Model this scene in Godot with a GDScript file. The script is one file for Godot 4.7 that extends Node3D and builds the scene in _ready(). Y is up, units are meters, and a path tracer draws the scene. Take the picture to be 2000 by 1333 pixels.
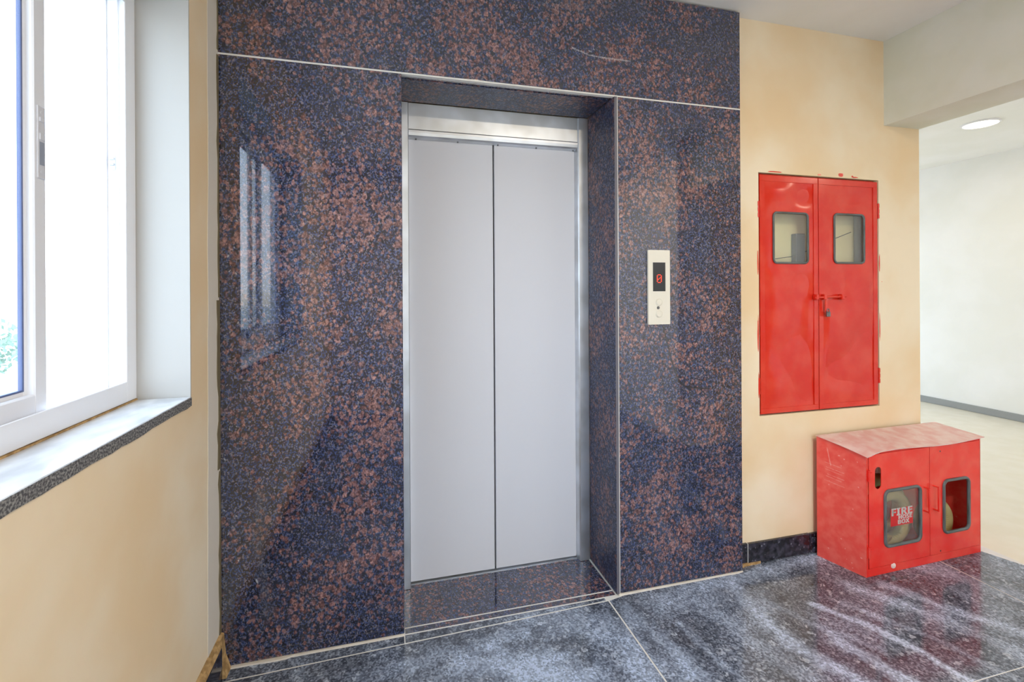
extends Node3D
# Elevator lobby. Metres, y up. Granite face at z = 0, floor at y = 0, lift doors centred on x = 0.

const GL := -1.062      # window wall / left end of the granite
const GR := 1.117       # right end of the granite
const OL := -0.431      # lift opening
const OR := 0.468
const OT := 2.17
const CEIL := 2.635
const WZ := -0.05       # face of the painted wall beside the granite
const DZ := -0.277      # face of the steel door frame
const XE := 2.31        # end of the painted wall, corridor side of the beam

var M := {}
var rng := RandomNumberGenerator.new()

# ------------------------------------------------------------------ small helpers
func begin() -> SurfaceTool:
	var s := SurfaceTool.new()
	s.begin(Mesh.PRIMITIVE_TRIANGLES)
	return s

func uvof(p: Vector3, n: Vector3) -> Vector2:
	var a := n.abs()
	if a.x >= a.y and a.x >= a.z:
		return Vector2(p.z, -p.y)
	if a.y >= a.z:
		return Vector2(p.x, p.z)
	return Vector2(p.x, -p.y)

func vert(s: SurfaceTool, p: Vector3, n: Vector3, fn: Vector3) -> void:
	s.set_normal(n)
	s.set_uv(uvof(p, fn))
	s.add_vertex(p)

func tri(s: SurfaceTool, a: Vector3, b: Vector3, c: Vector3, n: Vector3) -> void:
	var g := (b - a).cross(c - a)
	if g.length_squared() < 1e-16:
		return
	var fn := g.normalized()
	if fn.dot(n) < 0.0:
		fn = -fn
	else:
		var t := b
		b = c
		c = t
	vert(s, a, fn, fn)
	vert(s, b, fn, fn)
	vert(s, c, fn, fn)

func tri_n(s: SurfaceTool, a: Vector3, b: Vector3, c: Vector3, na: Vector3, nb: Vector3, nc: Vector3) -> void:
	var g := (b - a).cross(c - a)
	if g.length_squared() < 1e-18:
		return
	var n := (na + nb + nc).normalized()
	if g.dot(n) > 0.0:
		vert(s, a, na, n)
		vert(s, c, nc, n)
		vert(s, b, nb, n)
	else:
		vert(s, a, na, n)
		vert(s, b, nb, n)
		vert(s, c, nc, n)

func quad(s: SurfaceTool, a: Vector3, b: Vector3, c: Vector3, d: Vector3, n: Vector3) -> void:
	tri(s, a, b, c, n)
	tri(s, a, c, d, n)

func box(s: SurfaceTool, lo: Vector3, hi: Vector3, r := 0.0) -> void:
	r = minf(r, 0.49 * minf(hi.x - lo.x, minf(hi.y - lo.y, hi.z - lo.z)))
	var c := (lo + hi) * 0.5
	var h := (hi - lo) * 0.5
	for ax in 3:
		var u := (ax + 1) % 3
		var v := (ax + 2) % 3
		for sg in [-1.0, 1.0]:
			var n := Vector3.ZERO
			n[ax] = sg
			var q: Array[Vector3] = []
			for k in [[-1, -1], [1, -1], [1, 1], [-1, 1]]:
				var p := c
				p[ax] += sg * h[ax]
				p[u] += k[0] * (h[u] - r)
				p[v] += k[1] * (h[v] - r)
				q.append(p)
			quad(s, q[0], q[1], q[2], q[3], n)
	if r <= 0.0:
		return
	for ax in 3:                                    # the twelve chamfers
		var u := (ax + 1) % 3
		var v := (ax + 2) % 3
		for su in [-1.0, 1.0]:
			for sv in [-1.0, 1.0]:
				var q: Array[Vector3] = []
				for k in [[-1, 0], [1, 0], [1, 1], [-1, 1]]:
					var p := c
					p[ax] += k[0] * (h[ax] - r)
					p[u] += su * (h[u] - (0.0 if k[1] == 0 else r))
					p[v] += sv * (h[v] - (r if k[1] == 0 else 0.0))
					q.append(p)
				var n := Vector3.ZERO
				n[u] = su
				n[v] = sv
				quad(s, q[0], q[1], q[2], q[3], n)
	for sx in [-1.0, 1.0]:
		for sy in [-1.0, 1.0]:
			for sz in [-1.0, 1.0]:
				var g := Vector3(sx, sy, sz)
				tri(s, c + g * (h - Vector3(0, r, r)), c + g * (h - Vector3(r, 0, r)), c + g * (h - Vector3(r, r, 0)), g)

func bx(x0: float, x1: float, y0: float, y1: float, z0: float, z1: float, r := 0.0) -> SurfaceTool:
	var s := begin()
	box(s, Vector3(x0, y0, z0), Vector3(x1, y1, z1), r)
	return s

# a polygon given in the plane across axis ax (0 x: points are z,y; 1 y: points are x,z; 2 z: points are x,y), drawn out from a to b
func prism(s: SurfaceTool, poly: PackedVector2Array, ax: int, a: float, b: float) -> void:
	var put := func(p: Vector2, w: float) -> Vector3:
		if ax == 0:
			return Vector3(w, p.y, p.x)
		if ax == 1:
			return Vector3(p.x, w, p.y)
		return Vector3(p.x, p.y, w)
	var n := Vector3.ZERO
	n[ax] = 1.0
	var ids := Geometry2D.triangulate_polygon(poly)
	for k in range(0, ids.size(), 3):
		for e in [[a, -n], [b, n]]:
			tri(s, put.call(poly[ids[k]], e[0]), put.call(poly[ids[k + 1]], e[0]), put.call(poly[ids[k + 2]], e[0]), e[1] * signf(b - a))
	var area := 0.0
	for k in poly.size():
		area += poly[k].cross(poly[(k + 1) % poly.size()])
	for k in poly.size():
		var p := poly[k]
		var q := poly[(k + 1) % poly.size()]
		var e := (q - p).normalized()
		var o := Vector2(e.y, -e.x) * signf(area)
		var on: Vector3 = put.call(o, 0.0)
		quad(s, put.call(p, a), put.call(q, a), put.call(q, b), put.call(p, b), on)

func tube(s: SurfaceTool, pts: Array, r: float, seg := 8, closed := false) -> void:
	var n := pts.size()
	var rings := []
	var up := Vector3.ZERO
	for i in n:
		var t: Vector3
		if closed:
			t = (pts[(i + 1) % n] - pts[(i + n - 1) % n]).normalized()
		else:
			t = (pts[mini(i + 1, n - 1)] - pts[maxi(i - 1, 0)]).normalized()
		if up == Vector3.ZERO:
			up = t.cross(Vector3.UP if absf(t.y) < 0.9 else Vector3.RIGHT).normalized()
		up = (up - t * up.dot(t)).normalized()
		var side := t.cross(up)
		var ring := []
		for k in seg:
			var a := TAU * k / seg
			ring.append(up * cos(a) + side * sin(a))
		rings.append(ring)
	for i in (n if closed else n - 1):
		var j := (i + 1) % n
		for k in seg:
			var m := (k + 1) % seg
			var a: Vector3 = rings[i][k]
			var b: Vector3 = rings[i][m]
			var c: Vector3 = rings[j][m]
			var d: Vector3 = rings[j][k]
			tri_n(s, pts[i] + a * r, pts[i] + b * r, pts[j] + c * r, a, b, c)
			tri_n(s, pts[i] + a * r, pts[j] + c * r, pts[j] + d * r, a, c, d)
	if not closed:
		for e in [0, n - 1]:
			var t: Vector3 = (pts[0] - pts[1]) if e == 0 else (pts[n - 1] - pts[n - 2])
			for k in seg:
				tri(s, pts[e], pts[e] + rings[e][k] * r, pts[e] + rings[e][(k + 1) % seg] * r, t)

# a turned shape: profile of (radius, along) about an axis through c
func lathe(s: SurfaceTool, c: Vector3, axis: Vector3, prof: Array, seg := 24) -> void:
	var u := axis.cross(Vector3.UP if absf(axis.y) < 0.9 else Vector3.RIGHT).normalized()
	var v := axis.cross(u)
	for i in prof.size() - 1:
		var p: Vector2 = prof[i]
		var q: Vector2 = prof[i + 1]
		var d := (q - p).normalized()
		for k in seg:
			var a := TAU * k / seg
			var b := TAU * (k + 1) / seg
			var ra := u * cos(a) + v * sin(a)
			var rb := u * cos(b) + v * sin(b)
			var na := (ra * d.y - axis * d.x).normalized()
			var nb := (rb * d.y - axis * d.x).normalized()
			tri_n(s, c + ra * p.x + axis * p.y, c + rb * p.x + axis * p.y, c + rb * q.x + axis * q.y, na, nb, nb)
			tri_n(s, c + ra * p.x + axis * p.y, c + rb * q.x + axis * q.y, c + ra * q.x + axis * q.y, na, nb, na)

func round_rect(x0: float, x1: float, y0: float, y1: float, r: float, per := 6) -> PackedVector2Array:
	var out := PackedVector2Array()
	for k in 4:
		var c := Vector2(x1 - r if k in [0, 3] else x0 + r, y1 - r if k in [0, 1] else y0 + r)
		for i in per + 1:
			var a := PI / 2 * (k + float(i) / per)
			out.append(c + Vector2(cos(a), sin(a)) * r)
	return out

# a sheet in the xy plane, front at z + dent(x, y), with a hole of the given outline
func holed_sheet(s: SurfaceTool, x0: float, x1: float, y0: float, y1: float, hole: PackedVector2Array, z: float, th: float, dent: Callable, rad := 14) -> void:
	var c := Vector2.ZERO
	for p in hole:
		c += p
	c /= hole.size()
	var dirs := []
	for p in hole:
		dirs.append((p - c).angle())
	for q in [Vector2(x0, y0), Vector2(x1, y0), Vector2(x1, y1), Vector2(x0, y1)]:
		dirs.append((q - c).angle())
	for k in 56:
		dirs.append(TAU * k / 56 - PI + 0.011)
	dirs.sort()
	var inner := []
	var outer := []
	for a in dirs:
		var d := Vector2(cos(a), sin(a))
		var best := 9.0
		for i in hole.size():
			var hit = Geometry2D.segment_intersects_segment(c, c + d * 5.0, hole[i], hole[(i + 1) % hole.size()])
			if hit != null:
				best = minf(best, (hit - c).length())
		inner.append(c + d * best)
		var t := 9.0
		if absf(d.x) > 1e-6:
			t = minf(t, maxf((x0 - c.x) / d.x, (x1 - c.x) / d.x))
		if absf(d.y) > 1e-6:
			t = minf(t, maxf((y0 - c.y) / d.y, (y1 - c.y) / d.y))
		outer.append(c + d * t)
	var at := func(p: Vector2) -> Vector3:
		return Vector3(p.x, p.y, z + dent.call(p.x, p.y))
	var nrm := func(p: Vector2) -> Vector3:
		var e := 0.002
		return Vector3(-(dent.call(p.x + e, p.y) - dent.call(p.x - e, p.y)) / (2 * e), -(dent.call(p.x, p.y + e) - dent.call(p.x, p.y - e)) / (2 * e), 1.0).normalized()
	var n := dirs.size()
	var grid := []
	for i in n:
		var col := []
		for k in rad + 1:
			var p: Vector2 = inner[i].lerp(outer[i], float(k) / rad)
			col.append([at.call(p), nrm.call(p)])
		grid.append(col)
	for i in n:
		var j := (i + 1) % n
		for k in rad:
			var a = grid[i][k]
			var b = grid[i][k + 1]
			var d = grid[j][k + 1]
			var e = grid[j][k]
			tri_n(s, a[0], b[0], d[0], a[1], b[1], d[1])
			tri_n(s, a[0], d[0], e[0], a[1], d[1], e[1])
		var back := Vector3(0, 0, -1)
		var ai := Vector3(inner[i].x, inner[i].y, z - th)
		var bi := Vector3(inner[j].x, inner[j].y, z - th)
		var ao := Vector3(outer[i].x, outer[i].y, z - th)
		var bo := Vector3(outer[j].x, outer[j].y, z - th)
		quad(s, ai, bi, bo, ao, back)
		var mi: Vector2 = (inner[i] + inner[j]) * 0.5
		quad(s, ai, bi, grid[j][0][0], grid[i][0][0], Vector3(c.x - mi.x, c.y - mi.y, 0))
		quad(s, ao, bo, grid[j][rad][0], grid[i][rad][0], Vector3(mi.x - c.x, mi.y - c.y, 0))

func add(s: SurfaceTool, called: String, m: Material, parent: Node = self, label := "") -> MeshInstance3D:
	var o := MeshInstance3D.new()
	o.name = called
	o.mesh = s.commit()
	o.mesh.surface_set_material(0, m)
	o.cast_shadow = GeometryInstance3D.SHADOW_CASTING_SETTING_ON
	if label:
		o.set_meta("label", label)
	parent.add_child(o, true)
	return o

func tag(o: Node, label: String, category := "", kind := "", group := "") -> Node:
	o.set_meta("label", label)
	if category:
		o.set_meta("category", category)
	if kind:
		o.set_meta("kind", kind)
	if group:
		o.set_meta("group", group)
	return o

func thing(called: String, at: Vector3, label: String, category := "", kind := "", turn := 0.0) -> Node3D:
	var o := Node3D.new()
	o.name = called
	add_child(o, true)
	o.position = at
	o.rotation.y = turn
	tag(o, label, category, kind)
	return o

func mat(c: Color, rough: float, metal := 0.0, spec := 0.5) -> StandardMaterial3D:
	var m := StandardMaterial3D.new()
	m.albedo_color = c
	m.roughness = rough
	m.metallic = metal
	m.metallic_specular = spec
	return m

func c8(r: int, g: int, b: int, a := 255) -> Color:
	return Color8(r, g, b, a)

func noise_bytes(w: int, h: int, sd: int, kind: int, freq: float, oct := 1, ret := FastNoiseLite.RETURN_CELL_VALUE, warp := 0.0, seamless := false) -> PackedByteArray:
	var n := FastNoiseLite.new()
	n.seed = sd
	n.noise_type = kind
	n.frequency = freq
	n.fractal_type = FastNoiseLite.FRACTAL_FBM if oct > 1 else FastNoiseLite.FRACTAL_NONE
	n.fractal_octaves = oct
	n.cellular_return_type = ret
	n.cellular_jitter = 1.0
	if warp > 0.0:
		n.domain_warp_enabled = true
		n.domain_warp_amplitude = warp
		n.domain_warp_frequency = freq * 0.8
		n.domain_warp_fractal_type = FastNoiseLite.DOMAIN_WARP_FRACTAL_NONE
	var im := n.get_seamless_image(w, h, false, false, 0.25, true) if seamless else n.get_image(w, h, false, false, true)
	im.convert(Image.FORMAT_L8)
	return im.get_data()

func to_texture(im: Image) -> ImageTexture:
	return ImageTexture.create_from_image(im)

# a soft stroke of some matter (cement, dust, scratch) along a line given in texels
func stroke(im: Image, pts: Array, width: float, c: Color, strength: float, sd := 1, grain := 0.5) -> void:
	var n := FastNoiseLite.new()
	n.seed = sd
	n.frequency = 0.09
	var lo: Vector2 = pts[0]
	var hi: Vector2 = pts[0]
	for p in pts:
		lo = lo.min(p)
		hi = hi.max(p)
	lo -= Vector2.ONE * width * 1.6
	hi += Vector2.ONE * width * 1.6
	for y in range(maxi(0, int(lo.y)), mini(im.get_height(), int(hi.y) + 1)):
		for x in range(maxi(0, int(lo.x)), mini(im.get_width(), int(hi.x) + 1)):
			var q := Vector2(x, y)
			var d := 1e9
			for i in pts.size() - 1:
				d = minf(d, Geometry2D.get_closest_point_to_segment(q, pts[i], pts[i + 1]).distance_to(q))
			var v := n.get_noise_2d(x, y) * 0.5 + 0.5
			var a := clampf(1.0 - d / (width * (0.6 + 0.8 * v)), 0.0, 1.0) * (1.0 - grain + grain * v) * strength
			if a > 0.004:
				im.set_pixel(x, y, im.get_pixel(x, y).lerp(c, a))

# ------------------------------------------------------------------ stone textures
const GW := 2048
const GSX := 2.24       # metres across the granite picture
const GSY := 2.72

func granite_image() -> Image:
	var cluster := noise_bytes(GW, GW, 11, FastNoiseLite.TYPE_SIMPLEX_SMOOTH, 0.0036, 5)
	var cell := noise_bytes(GW, GW, 12, FastNoiseLite.TYPE_CELLULAR, 0.085, 1, FastNoiseLite.RETURN_CELL_VALUE, 7.0)
	var dist := noise_bytes(GW, GW, 12, FastNoiseLite.TYPE_CELLULAR, 0.085, 1, FastNoiseLite.RETURN_DISTANCE, 7.0)
	var cell2 := noise_bytes(GW, GW, 15, FastNoiseLite.TYPE_CELLULAR, 0.055, 1, FastNoiseLite.RETURN_CELL_VALUE, 12.0)
	var dist2 := noise_bytes(GW, GW, 15, FastNoiseLite.TYPE_CELLULAR, 0.055, 1, FastNoiseLite.RETURN_DISTANCE, 12.0)
	var fine := noise_bytes(GW, GW, 13, FastNoiseLite.TYPE_CELLULAR, 0.28, 1, FastNoiseLite.RETURN_CELL_VALUE, 2.0)
	var grain := noise_bytes(GW, GW, 14, FastNoiseLite.TYPE_CELLULAR, 0.15, 1, FastNoiseLite.RETURN_CELL_VALUE, 4.0)
	# where the feldspar crowds in these slabs: x, y, radius, more or less
	var lay := Image.create_empty(64, 64, false, Image.FORMAT_L8)
	for py in 64:
		for px in 64:
			var q := Vector2((px + 0.5) / 64.0 * GSX - 1.10, GSY - 0.06 - (py + 0.5) / 64.0 * GSY)
			var v := 0.0
			for e in [[-0.62, 1.72, 0.26, 46.0], [-0.66, 1.38, 0.16, 30.0], [-0.62, 0.86, 0.17, 34.0], [-0.55, 0.45, 0.16, 30.0], [-0.86, 0.30, 0.28, -50.0], [-0.9, 1.3, 0.2, -16.0], [-0.95, 2.05, 0.18, -26.0], [-0.5, 1.05, 0.12, -34.0], [-0.4, 2.45, 0.3, 34.0], [0.1, 2.26, 0.16, 40.0], [0.55, 2.30, 0.2, 20.0], [0.95, 2.5, 0.25, -40.0], [0.7, 1.9, 0.22, 30.0], [0.95, 1.72, 0.16, -30.0], [0.6, 1.4, 0.18, -30.0], [0.8, 0.4, 0.3, 12.0]]:
				v += e[3] * exp(-pow(q.distance_to(Vector2(e[0], e[1])) / e[2], 2.0))
			var l := clampf(0.5 + v / 255.0, 0.0, 1.0)
			lay.set_pixel(px, py, Color(l, l, l))
	lay.resize(GW, GW, Image.INTERPOLATE_CUBIC)
	var bias := lay.get_data()
	# dark minerals by fine grain: black, navy, slate, a few pale flecks
	var lr := PackedInt32Array()
	var lg := PackedInt32Array()
	var lb := PackedInt32Array()
	for i in 256:
		var t := i / 255.0
		var c: Color
		if t < 0.40:
			c = c8(24, 24, 36).lerp(c8(40, 46, 70), t / 0.40)
		elif t < 0.78:
			c = c8(46, 58, 92).lerp(c8(84, 98, 134), (t - 0.40) / 0.38)
		else:
			c = c8(98, 98, 112).lerp(c8(130, 122, 126), (t - 0.78) / 0.22)
		lr.append(c.r8)
		lg.append(c.g8)
		lb.append(c.b8)
	var out := PackedByteArray()
	out.resize(GW * GW * 3)
	var j := 0
	for i in GW * GW:
		var f: int = fine[i]
		var g: int = grain[i]
		var b: int = cell[i]
		var m := f
		if g < 90:
			m = (f * 5) >> 3
		var r: int = lr[m]
		var gg: int = lg[m]
		var bb: int = lb[m]
		# feldspar: rounded crystals, crowded where a cluster allows them
		var den: int = (cluster[i] - 128) + 96 + ((bias[i] - 127) * 5 >> 2)
		var w: int = mini(255, maxi(0, den - b + 30) * 4) * clampi((150 - dist[i]) * 4, 0, 255) >> 8
		var w2: int = mini(255, maxi(0, den - 60 - cell2[i] + 20) * 5) * clampi((150 - dist2[i]) * 4, 0, 255) >> 8
		w = maxi(w, w2)
		if w > 0:
			var k: int = w * (118 + (f >> 2) + (g >> 3)) >> 8
			var tone: int = (g * 3 + b * 2) / 5
			var cr := 128 + ((tone * 104) >> 8)
			var cg := 72 + ((tone * 96) >> 8)
			var cb := 56 + ((tone * 92) >> 8)
			r += ((cr - r) * k) >> 8
			gg += ((cg - gg) * k) >> 8
			bb += ((cb - bb) * k) >> 8
		out[j] = r
		out[j + 1] = gg
		out[j + 2] = bb
		j += 3
	return Image.create_from_data(GW, GW, false, Image.FORMAT_RGB8, out)

func gp(x: float, y: float) -> Vector2:
	return Vector2((x + 1.10) / GSX * GW, (GSY - 0.06 - y) / GSY * GW)

const FW := 2048
const FX0 := -1.10      # the floor picture covers x -1.10 .. 2.50, z -0.10 .. 1.70 and repeats beyond
const FSX := 3.60
const FSZ := 1.80

func floor_images() -> Array:
	var hgt := 1024
	var im := Image.create_empty(FW, hgt, false, Image.FORMAT_RGB8)
	var a := noise_bytes(FW, hgt, 21, FastNoiseLite.TYPE_CELLULAR, 0.30, 1, FastNoiseLite.RETURN_CELL_VALUE, 3.0)
	var b := noise_bytes(FW, hgt, 22, FastNoiseLite.TYPE_CELLULAR, 0.11, 1, FastNoiseLite.RETURN_CELL_VALUE, 6.0)
	var c := noise_bytes(FW, hgt, 23, FastNoiseLite.TYPE_SIMPLEX_SMOOTH, 0.006, 4)
	var d := noise_bytes(FW, hgt, 24, FastNoiseLite.TYPE_SIMPLEX_SMOOTH, 0.05, 3)
	# wiped dust: long curved streaks
	var dust := Image.create_empty(FW / 4, hgt / 4, false, Image.FORMAT_L8)
	var strokes := [
		[[1.01, 0.00, 0.965, 0.26, 0.97, 0.45, 1.08, 0.66, 1.2, 0.9], 0.055, 0.75],
		[[1.23, 0.26, 1.34, 0.43, 1.39, 0.58, 1.42, 0.9], 0.030, 0.95],
		[[1.50, 0.22, 1.62, 0.40, 1.70, 0.60, 1.72, 0.9], 0.060, 0.50],
		[[1.66, 0.24, 1.745, 0.43, 1.84, 0.57, 1.95, 0.8], 0.050, 0.75],
		[[1.95, 0.10, 2.10, 0.40, 2.25, 0.70], 0.090, 0.55],
		[[0.46, 0.10, 0.51, 0.30, 0.55, 0.50, 0.6, 0.8], 0.060, 0.55],
		[[0.62, 0.22, 0.65, 0.42, 0.68, 0.60], 0.028, 0.50],
		[[1.14, 0.46, 1.19, 0.60, 1.24, 0.8], 0.050, 0.85],
		[[0.80, 0.02, 1.00, 0.05, 1.30, 0.0, 1.55, -0.02], 0.060, 0.70],
		[[0.80, 0.20, 0.84, 0.36, 0.90, 0.56], 0.070, 0.40],
		[[0.10, 0.05, 0.35, 0.16, 0.40, 0.40], 0.140, 0.50],
		[[-0.20, 0.20, 0.05, 0.30, 0.30, 0.50], 0.120, 0.55],
		[[1.06, 0.20, 1.12, 0.34, 1.25, 0.52], 0.030, 0.45],
		[[1.36, 0.30, 1.50, 0.52, 1.56, 0.74], 0.030, 0.45],
		[[-0.60, 0.16, -0.30, 0.13, 0.0, 0.10], 0.050, 0.35],
		[[-0.55, 0.75, -0.05, 0.50, 0.30, 0.70], 0.420, 0.50],
		[[0.55, 0.06, 0.80, 0.10, 1.05, 0.16], 0.110, 0.40],
	]
	var sn := FastNoiseLite.new()
	sn.seed = 5
	sn.frequency = 0.06
	for st in strokes:
		var pts := []
		for k in range(0, st[0].size(), 2):
			pts.append(Vector2((st[0][k] - FX0) / FSX * FW / 4, (st[0][k + 1] + 0.10) / FSZ * hgt / 4))
		var w: float = st[1] / FSX * FW / 4
		var lo: Vector2 = pts[0]
		var hi: Vector2 = pts[0]
		for p in pts:
			lo = lo.min(p)
			hi = hi.max(p)
		for y in range(maxi(0, int(lo.y - 2 * w)), mini(hgt / 4, int(hi.y + 2 * w) + 1)):
			for x in range(maxi(0, int(lo.x - 2 * w)), mini(FW / 4, int(hi.x + 2 * w) + 1)):
				var q := Vector2(x, y)
				var dd := 1e9
				for i in pts.size() - 1:
					dd = minf(dd, Geometry2D.get_closest_point_to_segment(q, pts[i], pts[i + 1]).distance_to(q))
				var v := sn.get_noise_2d(x * 1.0, y * 1.0)
				var al: float = smoothstep(1.0, 0.15, dd / w + v * 0.5) * st[2]
				if al > 0.01:
					var old := dust.get_pixel(x, y).r
					var nv := old + (1.0 - old) * al
					dust.set_pixel(x, y, Color(nv, nv, nv))
	dust.resize(FW, hgt, Image.INTERPOLATE_CUBIC)
	var db := dust.get_data()
	var out := PackedByteArray()
	out.resize(FW * hgt * 3)
	var rough := PackedByteArray()
	rough.resize(FW * hgt)
	var j := 0
	for i in FW * hgt:
		var f: int = a[i]
		var m: int = b[i]
		var base: int = 38 + (f * f >> 10) + (m * m >> 11)
		if m > 222 and f > 60:
			base += (m - 222) * 2
		var k: int = (db[i] * (96 + ((f + d[i]) >> 2))) >> 8
		k += 18 + (f >> 3) + (maxi(0, c[i] - 50) * (60 + (f >> 1)) >> 8)
		if k > 230:
			k = 230
		var r := base + (((192 - base) * k) >> 8)
		var g := base + 5 + (((204 - base) * k) >> 8)
		var bl := base + 16 + (((222 - base) * k) >> 8)
		out[j] = r
		out[j + 1] = g
		out[j + 2] = mini(bl, 255)
		j += 3
		rough[i] = 14 + (k >> 2)
	return [Image.create_from_data(FW, hgt, false, Image.FORMAT_RGB8, out), Image.create_from_data(FW, hgt, false, Image.FORMAT_L8, rough)]

func two_tone(w: int, h: int, sd: int, freq: float, c0: Color, c1: Color, oct := 4, speck := 0.0, cs := Color.WHITE) -> Image:
	var a := noise_bytes(w, h, sd, FastNoiseLite.TYPE_SIMPLEX_SMOOTH, freq, oct, FastNoiseLite.RETURN_CELL_VALUE, 0.0, true)
	var b := noise_bytes(w, h, sd + 1, FastNoiseLite.TYPE_CELLULAR, 0.22, 1, FastNoiseLite.RETURN_CELL_VALUE, 3.0, true)
	var cut := int(255 * (1.0 - speck))
	var im := Image.create_empty(w, h, false, Image.FORMAT_RGB8)
	for y in h:
		for x in w:
			var i := y * w + x
			var c := c0.lerp(c1, smoothstep(0.15, 0.85, a[i] / 255.0))
			if b[i] > cut and a[i] > 90:
				c = c.lerp(cs, 0.55)
			im.set_pixel(x, y, c)
	return im

# ------------------------------------------------------------------ the scene
func _ready() -> void:
	rng.seed = 7
	# camera: level, shifted lens
	var cam := Camera3D.new()
	cam.name = "camera"
	cam.projection = Camera3D.PROJECTION_FRUSTUM
	cam.near = 0.05
	cam.far = 200.0
	cam.size = 1333.0 / 918.6 * cam.near
	cam.frustum_offset = Vector2(1.5, 565.6 - 666.5) / 918.6 * cam.near
	cam.position = Vector3(-0.485, 1.3322, 1.8609)
	cam.rotation = Vector3(0, -0.2559, -0.0056)
	add_child(cam)
	cam.current = true
	# bright overcast sky
	var env := Environment.new()
	env.background_mode = Environment.BG_SKY
	var sky := Sky.new()
	var sm := ProceduralSkyMaterial.new()
	sm.sky_top_color = Color(0.80, 0.90, 1.0)
	sm.sky_horizon_color = Color(0.90, 0.95, 1.0)
	sm.ground_horizon_color = Color(0.92, 0.93, 0.92)
	sm.ground_bottom_color = Color(0.75, 0.75, 0.73)
	sm.sky_energy_multiplier = 1.0
	sm.ground_energy_multiplier = 1.0
	sky.sky_material = sm
	env.sky = sky
	env.background_energy_multiplier = 4.2
	env.tonemap_mode = Environment.TONE_MAPPER_LINEAR
	env.tonemap_exposure = 1.5
	env.sdfgi_enabled = true
	env.ssao_enabled = true
	env.ssil_enabled = true
	var we := WorldEnvironment.new()
	we.name = "world_environment"
	we.environment = env
	add_child(we)

	materials()
	shell()
	corridor()
	cladding()
	floor_slabs()
	window()
	baseboards()
	elevator()
	call_panel()
	wall_cabinet()
	hose_box()
	lamps()
	outdoors()

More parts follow.
